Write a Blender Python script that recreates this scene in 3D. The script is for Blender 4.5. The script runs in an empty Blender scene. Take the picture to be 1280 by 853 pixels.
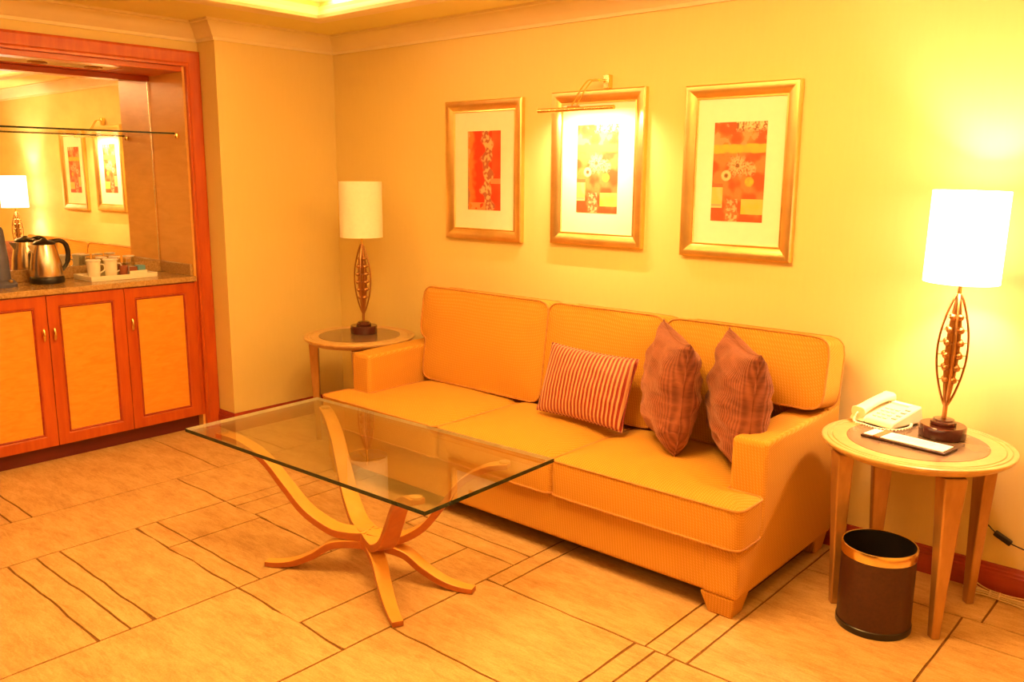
import bpy, bmesh, math, random
from mathutils import Vector, Matrix, noise
C = bpy.context.scene.collection
SC = bpy.context.scene
PI = math.pi
R = math.radians
random.seed(7)

# ------------------------------------------------------------------ camera
cam_d = bpy.data.cameras.new('camera'); cam_d.sensor_width = 36.0; cam_d.lens = 1080.53 / 1280 * 36
cam_d.clip_start = 0.05
cam = bpy.data.objects.new('camera', cam_d); C.objects.link(cam); SC.camera = cam
yaw, pit, rol = -0.72225, 0.18996, 0.00703
fw = Vector((math.sin(yaw) * math.cos(pit), math.cos(yaw) * math.cos(pit), -math.sin(pit)))
rt = Vector((math.cos(yaw), -math.sin(yaw), 0)); up = rt.cross(fw)
r2 = rt * math.cos(rol) + up * math.sin(rol); u2 = -rt * math.sin(rol) + up * math.cos(rol)
cam.matrix_world = Matrix(((r2.x, u2.x, -fw.x, 4.478), (r2.y, u2.y, -fw.y, -3.411), (r2.z, u2.z, -fw.z, 1.5), (0, 0, 0, 1)))

# ------------------------------------------------------------------ world, exposure, main lights
w = bpy.data.worlds.new('world'); SC.world = w; w.use_nodes = True
w.node_tree.nodes['Background'].inputs[0].default_value = (1.0, 0.6, 0.25, 1)
w.node_tree.nodes['Background'].inputs[1].default_value = 0.01
SC.view_settings.view_transform = 'Standard'; SC.view_settings.look = 'None'
SC.view_settings.exposure = 0.0; SC.view_settings.gamma = 1.0; SC.view_settings.use_curve_mapping = False
WARM = (1.0, 0.52, 0.13)

def area_light(name, loc, rot, sx, sy, power, col=WARM, spread=None):
    l = bpy.data.lights.new(name, 'AREA'); l.shape = 'RECTANGLE'; l.size = sx; l.size_y = sy
    l.energy = power; l.color = col
    if spread: l.spread = spread
    o = bpy.data.objects.new(name, l); C.objects.link(o); o.location = loc; o.rotation_euler = rot
    return o

def point_light(name, loc, power, rad=0.03, col=WARM):
    l = bpy.data.lights.new(name, 'POINT'); l.energy = power; l.color = col; l.shadow_soft_size = rad
    o = bpy.data.objects.new(name, l); C.objects.link(o); o.location = loc
    return o

# added overhead light in the ceiling tray; its unseen fitting is built below
area_light('added_ceiling_fill', (2.65, -1.80, 2.475), (0, 0, 0), 1.0, 1.0, 84)
# cove strips hidden on the ledge of the ceiling tray, shining up and inwards
area_light('cove_strip', (2.43, -0.47, 2.40), (R(125), 0, 0), 3.7, 0.03, 25, (1.0, 0.58, 0.30))
area_light('cove_strip', (2.43, -4.26, 2.40), (R(-125), 0, 0), 3.7, 0.03, 25, (1.0, 0.58, 0.30))
area_light('cove_strip', (0.50, -2.36, 2.40), (0, R(-125), 0), 0.03, 3.6, 25, (1.0, 0.58, 0.30))
area_light('cove_strip', (4.36, -2.36, 2.40), (0, R(125), 0), 0.03, 3.6, 25, (1.0, 0.58, 0.30))
# second added light, unseen, further back in the room behind the camera
area_light('added_ceiling_fill', (3.4, -5.0, 2.27), (0, 0, 0), 0.8, 0.8, 5)
# table lamp by the phone
point_light('lamp_bulb', (3.68, -0.205, 1.31), 38, 0.035, (1.0, 0.64, 0.44))
# tube of the picture light
area_light('picture_light_tube', (2.01, -0.187, 1.783), (R(36), 0, 0), 0.36, 0.012, 4.8, (1.0, 0.80, 0.45), R(125))

# ------------------------------------------------------------------ materials
def newmat(name):
    m = bpy.data.materials.new(name); m.use_nodes = True
    return m, m.node_tree, m.node_tree.nodes['Principled BSDF']

def ramp(nt, fac, stops):
    r = nt.nodes.new('ShaderNodeValToRGB'); cr = r.color_ramp
    while len(cr.elements) < len(stops): cr.elements.new(0.5)
    for e, (p, c) in zip(cr.elements, stops):
        e.position = p; e.color = (*c, 1)
    nt.links.new(fac, r.inputs[0]); return r.outputs[0]

def coords(nt, kind='Object', scale=(1, 1, 1), rot=(0, 0, 0)):
    tc = nt.nodes.new('ShaderNodeTexCoord'); mp = nt.nodes.new('ShaderNodeMapping')
    mp.inputs['Scale'].default_value = scale; mp.inputs['Rotation'].default_value = rot
    nt.links.new(tc.outputs[kind], mp.inputs[0]); return mp.outputs[0]

def geo_pos(nt, scale=(1, 1, 1)):
    g = nt.nodes.new('ShaderNodeNewGeometry'); mp = nt.nodes.new('ShaderNodeMapping')
    mp.inputs['Scale'].default_value = scale
    nt.links.new(g.outputs['Position'], mp.inputs[0]); return mp.outputs[0]

def noise_n(nt, vec, scale, detail=4, rough=0.55, dist=0.0):
    n = nt.nodes.new('ShaderNodeTexNoise'); n.inputs['Scale'].default_value = scale
    n.inputs['Detail'].default_value = detail; n.inputs['Roughness'].default_value = rough
    n.inputs['Distortion'].default_value = dist
    nt.links.new(vec, n.inputs['Vector']); return n.outputs[0]

def add_bump(nt, bs, h, strength, dist):
    b = nt.nodes.new('ShaderNodeBump'); b.inputs['Strength'].default_value = strength
    b.inputs['Distance'].default_value = dist
    nt.links.new(h, b.inputs['Height']); nt.links.new(b.outputs[0], bs.inputs['Normal'])

def plain(name, col, rough=0.5, metal=0.0, spec=0.5, nscale=None, namp=0.12, coat=0.0):
    m, nt, bs = newmat(name)
    bs.inputs['Roughness'].default_value = rough; bs.inputs['Metallic'].default_value = metal
    bs.inputs['Specular IOR Level'].default_value = spec; bs.inputs['Coat Weight'].default_value = coat
    f = noise_n(nt, coords(nt), nscale or 14, 3)
    a = tuple(max(0, c * (1 - namp)) for c in col); b = tuple(min(1, c * (1 + namp)) for c in col)
    nt.links.new(ramp(nt, f, [(0.3, a), (0.7, b)]), bs.inputs['Base Color'])
    return m

def m_wall():
    m, nt, bs = newmat('wallpaper'); bs.inputs['Roughness'].default_value = 0.75
    v = geo_pos(nt, (1, 1, 0.12))
    f = noise_n(nt, v, 60, 3); g = noise_n(nt, geo_pos(nt), 2.0, 2)
    mx = nt.nodes.new('ShaderNodeMix'); mx.data_type = 'FLOAT'; mx.inputs[0].default_value = 0.4
    nt.links.new(f, mx.inputs[2]); nt.links.new(g, mx.inputs[3])
    nt.links.new(ramp(nt, mx.outputs[0], [(0.3, (0.825, 0.67, 0.27)), (0.7, (0.845, 0.69, 0.285))]), bs.inputs['Base Color'])
    add_bump(nt, bs, f, 0.04, 0.0015)
    return m

def m_carpet():
    m, nt, bs = newmat('carpet'); bs.inputs['Roughness'].default_value = 0.95; bs.inputs['Specular IOR Level'].default_value = 0.1
    v = geo_pos(nt)
    big = noise_n(nt, geo_pos(nt, (1, 2.2, 1)), 4.5, 7, 0.72)
    fine = noise_n(nt, v, 160, 3, 0.7)
    mid = noise_n(nt, geo_pos(nt, (0.55, 3.0, 1)), 20, 5, 0.7, 1.2)
    mx = nt.nodes.new('ShaderNodeMix'); mx.data_type = 'FLOAT'; mx.inputs[0].default_value = 0.45
    nt.links.new(big, mx.inputs[2]); nt.links.new(mid, mx.inputs[3])
    m2 = nt.nodes.new('ShaderNodeMix'); m2.data_type = 'FLOAT'; m2.inputs[0].default_value = 0.25
    nt.links.new(mx.outputs[0], m2.inputs[2]); nt.links.new(fine, m2.inputs[3])
    nt.links.new(ramp(nt, m2.outputs[0], [(0.34, (0.42, 0.225, 0.08)), (0.5, (0.62, 0.385, 0.16)), (0.64, (0.76, 0.52, 0.24))]), bs.inputs['Base Color'])
    add_bump(nt, bs, fine, 0.5, 0.004)
    return m

def m_fabric(name, c1, c2, scale=95, bump=0.6):
    m, nt, bs = newmat(name); bs.inputs['Roughness'].default_value = 0.85; bs.inputs['Specular IOR Level'].default_value = 0.25
    bs.inputs['Sheen Weight'].default_value = 0.0
    hs = []
    for ang in (R(40), R(-40)):
        wv = nt.nodes.new('ShaderNodeTexWave'); wv.inputs['Scale'].default_value = scale / 3.5
        wv.inputs['Distortion'].default_value = 0.6; wv.inputs['Detail'].default_value = 1
        nt.links.new(coords(nt, 'Object', (1, 1, 1), (ang, ang * 0.9, ang)), wv.inputs['Vector']); hs.append(wv.outputs['Fac'])
    mm = nt.nodes.new('ShaderNodeMath'); mm.operation = 'MULTIPLY'
    nt.links.new(hs[0], mm.inputs[0]); nt.links.new(hs[1], mm.inputs[1])
    nt.links.new(ramp(nt, mm.outputs[0], [(0.0, c1), (0.8, c2)]), bs.inputs['Base Color'])
    add_bump(nt, bs, mm.outputs[0], bump, 0.0025)
    return m

def m_wood(name, c1, c2, rough=0.3, scale=6, axis=2, stretch=0.12, coat=0.3, wavy=0.0):
    m, nt, bs = newmat(name); bs.inputs['Roughness'].default_value = rough; bs.inputs['Coat Weight'].default_value = coat
    bs.inputs['Coat Roughness'].default_value = 0.2
    s = [1, 1, 1]; s[axis] = stretch
    f = noise_n(nt, coords(nt, 'Object', tuple(s)), scale * 5, 5, 0.6, wavy)
    nt.links.new(ramp(nt, f, [(0.3, c1), (0.7, c2)]), bs.inputs['Base Color'])
    return m

def m_metal(name, col, rough):
    return plain(name, col, rough, 1.0, 0.5, 8, 0.08)

def m_velvet():
    m, nt, bs = newmat('ribbed_velvet'); bs.inputs['Roughness'].default_value = 0.7; bs.inputs['Sheen Weight'].default_value = 0.5
    bs.inputs['Sheen Roughness'].default_value = 0.35; bs.inputs['Sheen Tint'].default_value = (1, 0.55, 0.4, 1)
    wv = nt.nodes.new('ShaderNodeTexWave'); wv.inputs['Scale'].default_value = 30; wv.inputs['Distortion'].default_value = 0.35
    wv.inputs['Detail'].default_value = 2; wv.inputs['Detail Scale'].default_value = 0.4
    nt.links.new(coords(nt), wv.inputs['Vector'])
    n = noise_n(nt, coords(nt, 'Object', (1, 4.5, 1)), 7, 5, 0.6, 0.5)
    mm = nt.nodes.new('ShaderNodeMath'); mm.operation = 'MULTIPLY_ADD'; mm.inputs[1].default_value = 0.28
    nt.links.new(wv.outputs['Fac'], mm.inputs[0]); nt.links.new(n, mm.inputs[2])
    nt.links.new(ramp(nt, mm.outputs[0], [(0.35, (0.11, 0.022, 0.010)), (0.9, (0.36, 0.115, 0.062))]), bs.inputs['Base Color'])
    add_bump(nt, bs, mm.outputs[0], 0.9, 0.007)
    return m

def m_stripe():
    m, nt, bs = newmat('striped_silk'); bs.inputs['Roughness'].default_value = 0.45; bs.inputs['Sheen Weight'].default_value = 0.3
    wv = nt.nodes.new('ShaderNodeTexWave'); wv.inputs['Scale'].default_value = 16.5; wv.inputs['Distortion'].default_value = 0.0
    nt.links.new(coords(nt), wv.inputs['Vector'])
    nt.links.new(ramp(nt, wv.outputs['Fac'], [(0.52, (0.27, 0.012, 0.008)), (0.66, (0.70, 0.34, 0.17))]), bs.inputs['Base Color'])
    add_bump(nt, bs, wv.outputs['Fac'], 0.5, 0.003)
    return m

def m_vcol(name, rough=0.6):
    m, nt, bs = newmat(name); bs.inputs['Roughness'].default_value = rough
    a = nt.nodes.new('ShaderNodeVertexColor'); a.layer_name = 'print'
    nt.links.new(a.outputs[0], bs.inputs['Base Color']); return m

def m_glass(name, tint=(1, 1, 1), fres=1.5, rough=0.0, amount=1.0):
    m = bpy.data.materials.new(name); m.use_nodes = True; nt = m.node_tree
    for n in list(nt.nodes):
        if n.type != 'OUTPUT_MATERIAL': nt.nodes.remove(n)
    out = [n for n in nt.nodes if n.type == 'OUTPUT_MATERIAL'][0]
    tr = nt.nodes.new('ShaderNodeBsdfTransparent'); tr.inputs[0].default_value = (*tint, 1)
    gl = nt.nodes.new('ShaderNodeBsdfGlossy'); gl.inputs['Roughness'].default_value = rough
    fr = nt.nodes.new('ShaderNodeFresnel')
    # thin clear sheet: same reflectance on the way out as on the way in (no total reflection, rays are not bent)
    ge = nt.nodes.new('ShaderNodeNewGeometry'); im = nt.nodes.new('ShaderNodeMix'); im.data_type = 'FLOAT'
    im.inputs[2].default_value = fres; im.inputs[3].default_value = 1 / fres
    nt.links.new(ge.outputs['Backfacing'], im.inputs[0]); nt.links.new(im.outputs[0], fr.inputs[0])
    mx = nt.nodes.new('ShaderNodeMixShader')
    mu = nt.nodes.new('ShaderNodeMath'); mu.operation = 'MULTIPLY'; mu.inputs[1].default_value = amount
    nt.links.new(fr.outputs[0], mu.inputs[0]); nt.links.new(mu.outputs[0], mx.inputs[0]); nt.links.new(tr.outputs[0], mx.inputs[1]); nt.links.new(gl.outputs[0], mx.inputs[2])
    nt.links.new(mx.outputs[0], out.inputs[0]); return m

def m_emit(name, col, strength, base=(0.9, 0.85, 0.75)):
    m, nt, bs = newmat(name); bs.inputs['Base Color'].default_value = (*base, 1); bs.inputs['Roughness'].default_value = 0.8
    f = noise_n(nt, coords(nt), 60, 2)
    nt.links.new(ramp(nt, f, [(0.2, tuple(c * 0.97 for c in col)), (0.8, col)]), bs.inputs['Emission Color'])
    bs.inputs['Emission Strength'].default_value = strength
    return m

def m_granite():
    m, nt, bs = newmat('granite'); bs.inputs['Roughness'].default_value = 0.15
    f = noise_n(nt, coords(nt), 90, 5, 0.8)
    nt.links.new(ramp(nt, f, [(0.35, (0.34, 0.19, 0.07)), (0.5, (0.50, 0.31, 0.12)), (0.65, (0.62, 0.42, 0.18))]), bs.inputs['Base Color'])
    return m

M = dict(
    wall=m_wall(), ceiling=plain('ceiling_paint', (0.86, 0.79, 0.30), 0.8, nscale=2, namp=0.03),
    moulding=plain('moulding_paint', (0.90, 0.80, 0.48), 0.55, nscale=3, namp=0.03),
    carpet=m_carpet(), groove=plain('carpet_groove', (0.20, 0.085, 0.02), 0.95, nscale=60),
    fabric=m_fabric('sofa_weave', (0.58, 0.275, 0.032), (0.72, 0.39, 0.065), 150, 0.5), piping=plain('sofa_piping', (0.55, 0.25, 0.05), 0.8, nscale=60),
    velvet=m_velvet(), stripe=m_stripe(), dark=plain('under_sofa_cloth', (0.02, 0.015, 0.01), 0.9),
    cherry=m_wood('cherry_wood', (0.46, 0.065, 0.007), (0.60, 0.115, 0.012), 0.28, 5, 2),
    cherry_h=m_wood('cherry_wood_horizontal', (0.46, 0.065, 0.007), (0.60, 0.115, 0.012), 0.28, 5, 1),
    mahogany=m_wood('mahogany_skirting', (0.30, 0.035, 0.02), (0.42, 0.06, 0.03), 0.25, 5, 0),
    maple=m_wood('rippled_maple', (0.86, 0.33, 0.025), (0.94, 0.42, 0.045), 0.32, 7, 1, 0.25, 0.3, 1.5),
    veneer=m_wood('niche_veneer', (0.80, 0.42, 0.10), (0.90, 0.52, 0.14), 0.3, 4, 0, 0.2, 0.3, 0.6),
    bent=m_wood('bentwood_beech', (0.84, 0.42, 0.07), (0.92, 0.50, 0.10), 0.3, 4, 0),
    bent_shaded=m_wood('bentwood_shaded', (0.40, 0.10, 0.015), (0.50, 0.14, 0.02), 0.4, 6, 0),
    plinth=m_wood('dark_plinth', (0.10, 0.008, 0.006), (0.16, 0.014, 0.010), 0.4, 5, 1),
    table=m_wood('champagne_lacquer', (0.60, 0.37, 0.13), (0.72, 0.47, 0.18), 0.28, 5, 2, 0.3, 0.4),
    tableleg=m_wood('champagne_leg', (0.42, 0.22, 0.06), (0.56, 0.31, 0.09), 0.28, 5, 2, 0.3, 0.4),
    inset=plain('table_inset_grey', (0.22, 0.14, 0.085), 0.18, nscale=5, coat=0.4),
    frame=m_metal('gilt_frame', (0.90, 0.66, 0.27), 0.33), mat=plain('picture_mount', (0.96, 0.93, 0.74), 0.7, nscale=20, namp=0.02),
    art=m_vcol('art_print'), brass=m_metal('brass', (0.90, 0.70, 0.30), 0.2), bronze=m_metal('antique_bronze', (0.50, 0.27, 0.10), 0.35),
    lampbase=m_wood('dark_lamp_base', (0.06, 0.012, 0.008), (0.10, 0.02, 0.012), 0.15, 4, 2),
    shade_on=m_emit('lit_shade', (1.0, 0.86, 0.62), 4.0), shade_off=plain('linen_shade', (0.99, 0.98, 0.85), 0.75, nscale=60, namp=0.03),
    cream=plain('cream_plastic', (0.95, 0.88, 0.62), 0.35, nscale=20, namp=0.02), black=plain('black_plastic', (0.015, 0.012, 0.012), 0.3),
    grey=plain('grey_key', (0.55, 0.48, 0.36), 0.5), leather=plain('brown_leather', (0.055, 0.016, 0.008), 0.45, nscale=90, namp=0.2),
    strap=plain('tan_strap', (0.42, 0.16, 0.05), 0.5), paper=plain('paper', (0.97, 0.95, 0.88), 0.8, namp=0.02), ink=plain('faint_print', (0.70, 0.66, 0.55), 0.8),
    steel=m_metal('brushed_steel', (0.80, 0.68, 0.52), 0.25), china=plain('white_china', (0.95, 0.90, 0.74), 0.25, namp=0.02),
    glass=m_glass('clear_glass', (0.98, 0.98, 0.95), 1.3, 0.0, 0.18), table_glass=m_glass('table_glass', (0.92, 0.92, 0.87), 2.4),
    glass_edge=plain('dark_glass_edge', (0.012, 0.03, 0.018), 0.08), glass_edge_lit=plain('glass_edge_reflection', (0.75, 0.72, 0.5), 0.2),
    tumbler=m_glass('tumbler_glass', (0.93, 0.93, 0.90), 1.9), mirror=m_metal('mirror_silver', (0.95, 0.93, 0.88), 0.0),
    granite=m_granite(), blue=plain('blue_grey_plastic', (0.10, 0.11, 0.20), 0.35), bluebox=plain('blue_sachet', (0.16, 0.38, 0.50), 0.6),
    brownbox=plain('brown_wrapper', (0.30, 0.09, 0.04), 0.5), cordm=plain('pale_cord', (0.80, 0.62, 0.36), 0.6),
    opal=m_emit('added_light_diffuser', (1.0, 0.8, 0.5), 1.2),
)
M['tableleg'].node_tree.nodes['Principled BSDF'].inputs['Metallic'].default_value = 0.5
M['dark_wall'] = plain('dark_unseen_wall', (0.16, 0.07, 0.03), 0.9)  # unseen front wall made dark to cut the bounced light

# ------------------------------------------------------------------ mesh helpers
class MB:
    def __init__(s): s.v = []; s.f = []; s.mi = []; s.cur = 0
    def add(s, vs, fs, mi=None):
        o = len(s.v); s.v += [tuple(p) for p in vs]
        for f in fs: s.f.append(tuple(i + o for i in f)); s.mi.append(s.cur if mi is None else mi)
    def box(s, a, b, mi=None):
        (x0, y0, z0), (x1, y1, z1) = a, b
        s.add([(x0, y0, z0), (x1, y0, z0), (x1, y1, z0), (x0, y1, z0), (x0, y0, z1), (x1, y0, z1), (x1, y1, z1), (x0, y1, z1)],
              [(0, 3, 2, 1), (4, 5, 6, 7), (0, 1, 5, 4), (1, 2, 6, 5), (2, 3, 7, 6), (3, 0, 4, 7)], mi)
    def lathe(s, prof, n=32, c=(0, 0), mi=None, caps=True):
        vs = []; fs = []
        for r, z in prof:
            for k in range(n):
                a = 2 * PI * k / n; vs.append((c[0] + r * math.cos(a), c[1] + r * math.sin(a), z))
        for i in range(len(prof) - 1):
            for k in range(n):
                k2 = (k + 1) % n; fs.append((i * n + k, i * n + k2, (i + 1) * n + k2, (i + 1) * n + k))
        if caps:
            if prof[0][0] > 1e-5: fs.append(tuple(range(n))[::-1])
            if prof[-1][0] > 1e-5: fs.append(tuple((len(prof) - 1) * n + k for k in range(n)))
        s.add(vs, fs, mi)
    def tube(s, pts, r, n=8, closed=False, mi=None, caps=True):
        pts = [Vector(p) for p in pts]; m = len(pts); vs = []; fs = []
        rs = r if isinstance(r, (list, tuple)) else [r] * m
        nrm = None
        for i, p in enumerate(pts):
            if closed: t = pts[(i + 1) % m] - pts[i - 1]
            else: t = pts[min(i + 1, m - 1)] - pts[max(i - 1, 0)]
            t.normalize()
            if nrm is None:
                nrm = t.orthogonal().normalized()
            else:
                nrm = (nrm - t * nrm.dot(t)); nrm = nrm.normalized() if nrm.length > 1e-6 else t.orthogonal().normalized()
            b = t.cross(nrm)
            for k in range(n):
                a = 2 * PI * k / n; vs.append(p + (nrm * math.cos(a) + b * math.sin(a)) * rs[i])
        for i in range(m if closed else m - 1):
            j = (i + 1) % m
            off = 0
            if closed and i == m - 1:   # match the seam
                off = min(range(n), key=lambda q: sum((vs[i * n + k] - vs[(k + q) % n]).length for k in range(n)))
            for k in range(n):
                k2 = (k + 1) % n; fs.append((i * n + k, i * n + k2, j * n + (k2 + off) % n, j * n + (k + off) % n))
        if caps and not closed:
            fs.append(tuple(range(n))[::-1]); fs.append(tuple((m - 1) * n + k for k in range(n)))
        s.add(vs, fs, mi)
    def prism(s, poly, z0, z1, mi=None):
        n = len(poly); vs = [(x, y, z0) for x, y in poly] + [(x, y, z1) for x, y in poly]
        s.add(vs, [tuple(range(n))[::-1], tuple(range(n, 2 * n))] + [(k, (k + 1) % n, n + (k + 1) % n, n + k) for k in range(n)], mi)
    def sweep(s, path, prof, closed=False, cap=True, mi=None):
        """path: list of (x,y); prof: list of (out,z), out = offset to the LEFT of the walking direction, mitred"""
        n = len(path); m = len(prof); P = [Vector(p) for p in path]; vs = []; fs = []
        for i in range(n):
            if closed or 0 < i < n - 1:
                d1 = (P[i] - P[i - 1]).normalized(); d2 = (P[(i + 1) % n] - P[i]).normalized()
                n1 = Vector((-d1.y, d1.x)); n2 = Vector((-d2.y, d2.x)); mt = (n1 + n2); mt = mt / max(1e-6, mt.dot(n1))
            elif i == 0: d = (P[1] - P[0]).normalized(); mt = Vector((-d.y, d.x))
            else: d = (P[-1] - P[-2]).normalized(); mt = Vector((-d.y, d.x))
            for o, z in prof: vs.append((P[i].x + mt.x * o, P[i].y + mt.y * o, z))
        for i in range(n if closed else n - 1):
            j = (i + 1) % n
            for k in range(m):
                k2 = (k + 1) % m; fs.append((i * m + k, j * m + k, j * m + k2, i * m + k2))
        if cap and not closed: fs.append(tuple(range(m))); fs.append(tuple((n - 1) * m + k for k in range(m))[::-1])
        s.add(vs, fs, mi)
    def xf(s, mat): s.v = [tuple(mat @ Vector(p)) for p in s.v]; return s
    def mesh(s, name):
        me = bpy.data.meshes.new(name); me.from_pydata(s.v, [], s.f); me.update()
        bm = bmesh.new(); bm.from_mesh(me); bmesh.ops.recalc_face_normals(bm, faces=bm.faces)
        bm.to_mesh(me); bm.free(); return me

def smooth(me, ang=40):
    me.shade_smooth()
    me.set_sharp_from_angle(angle=R(ang))

def obj(name, mb, mats, parent=None, sm=None, bevel=0, seg=2, **tags):
    me = mb.mesh(name) if isinstance(mb, MB) else mb
    if isinstance(mb, MB):
        for m_ in (mats if isinstance(mats, (list, tuple)) else [mats]): me.materials.append(m_)
        for p, i in zip(me.polygons, mb.mi): p.material_index = i
        if sm: smooth(me, sm)
    o = bpy.data.objects.new(name, me); C.objects.link(o)
    if parent: o.parent = parent
    if bevel:
        b = o.modifiers.new('bevel', 'BEVEL'); b.width = bevel; b.segments = seg; b.limit_method = 'ANGLE'; b.angle_limit = R(35)
        if not sm: smooth(me, 40)
    for k, v in tags.items(): o[k] = v
    return o

def thing(name, label, cat, loc=(0, 0, 0), rz=0, group=None):
    o = bpy.data.objects.new(name, None); C.objects.link(o); o.location = loc; o.rotation_euler = (0, 0, rz)
    o.empty_display_size = 0.05
    o['label'] = label; o['category'] = cat
    if group: o['group'] = group
    return o

def copy_thing(root, loc, rz, label):
    r = root.copy(); C.objects.link(r); r.location = loc; r.rotation_euler = (0, 0, rz); r['label'] = label
    for ch in list(root.children):
        c = ch.copy(); C.objects.link(c); c.parent = r
        for g in list(ch.children):
            d = g.copy(); C.objects.link(d); d.parent = c
    return r

def struct(name, mb, mats, **k):
    return obj(name, mb, mats, kind='structure', **k)

def crom(pts, n=6):
    P = [Vector(p) for p in pts]; out = []
    for i in range(len(P) - 1):
        a = P[max(i - 1, 0)]; b = P[i]; c = P[i + 1]; d = P[min(i + 2, len(P) - 1)]
        for k in range(n):
            t = k / n; out.append(0.5 * ((2 * b) + (c - a) * t + (2 * a - 5 * b + 4 * c - d) * t * t + (3 * b - a - 3 * c + d) * t ** 3))
    out.append(P[-1]); return out

# ------------------------------------------------------------------ room shell
ZC = 2.31          # main ceiling
RX = -0.181        # recessed part of the left wall
YR = -0.7966       # where the left wall steps back
NY0, NY1 = -0.885, -2.52   # niche opening
XR = 4.95; YB = -6.0
m = MB(); m.box((-0.3, 0, 0), (XR + 0.1, 0.12, 2.75)); struct('wall_back', m, M['wall'])
m = MB()
m.prism([(0, 0), (-0.4, 0), (-0.4, YR), (0, YR)], 0, 2.75)
m.prism([(RX, YR), (-0.75, YR), (-0.75, NY0), (RX, NY0)], 0, 2.75)
m.box((-0.75, NY1, 2.155), (RX, NY0, 2.75))
m.box((-0.75, YB, 0), (RX, NY1, 2.75))
struct('wall_left', m, M['wall'])
m = MB(); m.box((XR, YB, 0), (XR + 0.1, 0, 2.75)); struct('wall_right', m, M['wall'])
m = MB(); m.box((-0.75, YB - 0.1, 0), (XR + 0.1, YB, 2.75)); struct('wall_front', m, M['dark_wall'])
m = MB(); m.box((-0.75, YB, -0.05), (XR, 0.0, -0.004)); floor = struct('floor', m, M['groove'])

# ceiling with a rectangular tray
TX0, TX1, TY0, TY1 = 0.46, 4.4, -0.43, -4.3
m = MB()
m.box((-0.75, YB, ZC), (TX0, 0, ZC + 0.04)); m.box((TX1, YB, ZC), (XR, 0, ZC + 0.04))
m.box((TX0, TY0, ZC), (TX1, 0, ZC + 0.04)); m.box((TX0, YB, ZC), (TX1, TY1, ZC + 0.04))
m.sweep([(TX0, TY1), (TX1, TY1), (TX1, TY0), (TX0, TY0)], [(0, ZC + 0.04), (-0.04, ZC + 0.04), (-0.04, 2.5), (0, 2.5)], closed=True)
m.box((-0.75, YB, 2.5), (XR, 0, 2.54))
struct('ceiling', m, M['ceiling'])
CROWN = [(0, -0.10), (0.012, -0.10), (0.014, -0.085), (0.03, -0.075), (0.045, -0.05), (0.07, -0.028), (0.078, -0.014), (0.092, -0.012), (0.094, 0), (0, 0)]
# walk so that the room is on the left
ring = [(TX0, TY1), (TX1, TY1), (TX1, TY0), (TX0, TY0)]
m = MB()
prof = [(-0.004, ZC - 0.016), (0.02, ZC - 0.016), (0.04, ZC - 0.008), (0.055, ZC - 0.004), (0.06, ZC + 0.012), (0.05, ZC + 0.03), (0.035, ZC + 0.04), (0.03, ZC + 0.06), (0, ZC + 0.07), (-0.0, ZC), (-0.004, ZC)]
m.sweep(ring, prof, closed=True); struct('trim_1', m, M['moulding'], sm=30)
m = MB(); m.sweep(ring, [(o * 1.1, 2.5 + z) for o, z in CROWN], closed=True)
struct('trim_2', m, M['moulding'], sm=30)
path = [(XR, 0), (0, 0), (0, YR), (RX, YR), (RX, YB), (XR, YB)]
m = MB(); m.sweep(path, [(o, ZC + z) for o, z in CROWN], closed=True); struct('trim_3', m, M['moulding'], sm=30)
SK = [(0, 0), (0.018, 0), (0.018, 0.075), (0.013, 0.08), (0.013, 0.088), (0.009, 0.092), (0.007, 0.105), (0, 0.107)]
m = MB(); m.sweep([(XR, 0), (0, 0), (0, YR), (RX, YR), (RX, -0.80)], SK); struct('baseboard_back', m, M['mahogany'], sm=30)
m = MB(); m.sweep([(RX, NY1 - 0.09), (RX, YB), (XR, YB), (XR, 0)], SK); struct('baseboard_front', m, M['mahogany'], sm=30)

# carpet panels
def wob(c, t):
    return 0.010 * noise.noise(Vector((c * 13.7, t * 7.0, 3.1))) + 0.006 * noise.noise(Vector((c * 5.1, t * 23.0, 8.1)))
G = 0.0043
def panel(x0, x1, y0, y1):
    def edge(a, b, fixed, horiz, sgn):
        n = max(1, min(11, int(abs(b - a) / 0.075)))
        out = []
        for k in range(n):
            t = a + (b - a) * k / n
            wo = (wob(fixed, t) if horiz else 0.35 * wob(fixed + 9, t)) + sgn * G
            e = 0.0 
            out.append((t, fixed + wo) if horiz else (fixed + wo, t))
        return out
    a = edge(x0 + G, x1 - G, y0, True, 1) + edge(y0 + G, y1 - G, x1, False, -1) + edge(x1 - G, x0 + G, y1, True, -1) + edge(y1 - G, y0 + G, x0, False, 1)
    mb = MB(); mb.prism(a, -0.004, 0.0)
    obj('carpet_panel', mb, M['carpet'], floor)
V = dict(a=0.513, b=0.966, c=1.256, d=1.773, e=2.155, f=2.4024, g=2.485, h=3.73)
far = YB
P = []
# left strip by the cabinets
P += [(-0.30, .513, -1.204, -.80), (-0.30, .513, -2.107, -1.204), (-0.30, .513, -2.19, -2.107), (-0.30, .513, -3.1, -2.19), (-0.30, .513, -4.3, -3.1), (-0.30, .513, YB, -4.3),
      (0.0, .513, -.80, -.36), (0.0, .513, -.36, 0)]
P += [(.513, .966, -4.0, -1.4335), (.513, .966, YB, -4.0), (.513, .966, -1.4335, -.55), (.513, .966, -.55, 0)]
P += [(.966, 1.055, -1.4335, -.62), (1.055, 1.205, -1.4335, -.62), (1.205, 1.773, -1.4335, -.62), (.966, 1.773, -.62, 0),
      (.966, 1.256, -1.766, -1.4335), (1.256, 1.773, -1.766, -1.4335), (.966, 1.256, -1.8605, -1.766), (1.256, 1.773, -1.8605, -1.766),
      (.966, 1.773, -2.170, -1.8605), (.966, 1.773, -2.257, -2.170), (.966, 1.773, -2.361, -2.257), (.966, 1.773, -3.3, -2.361), (.966, 1.773, YB, -3.3)]
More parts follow.
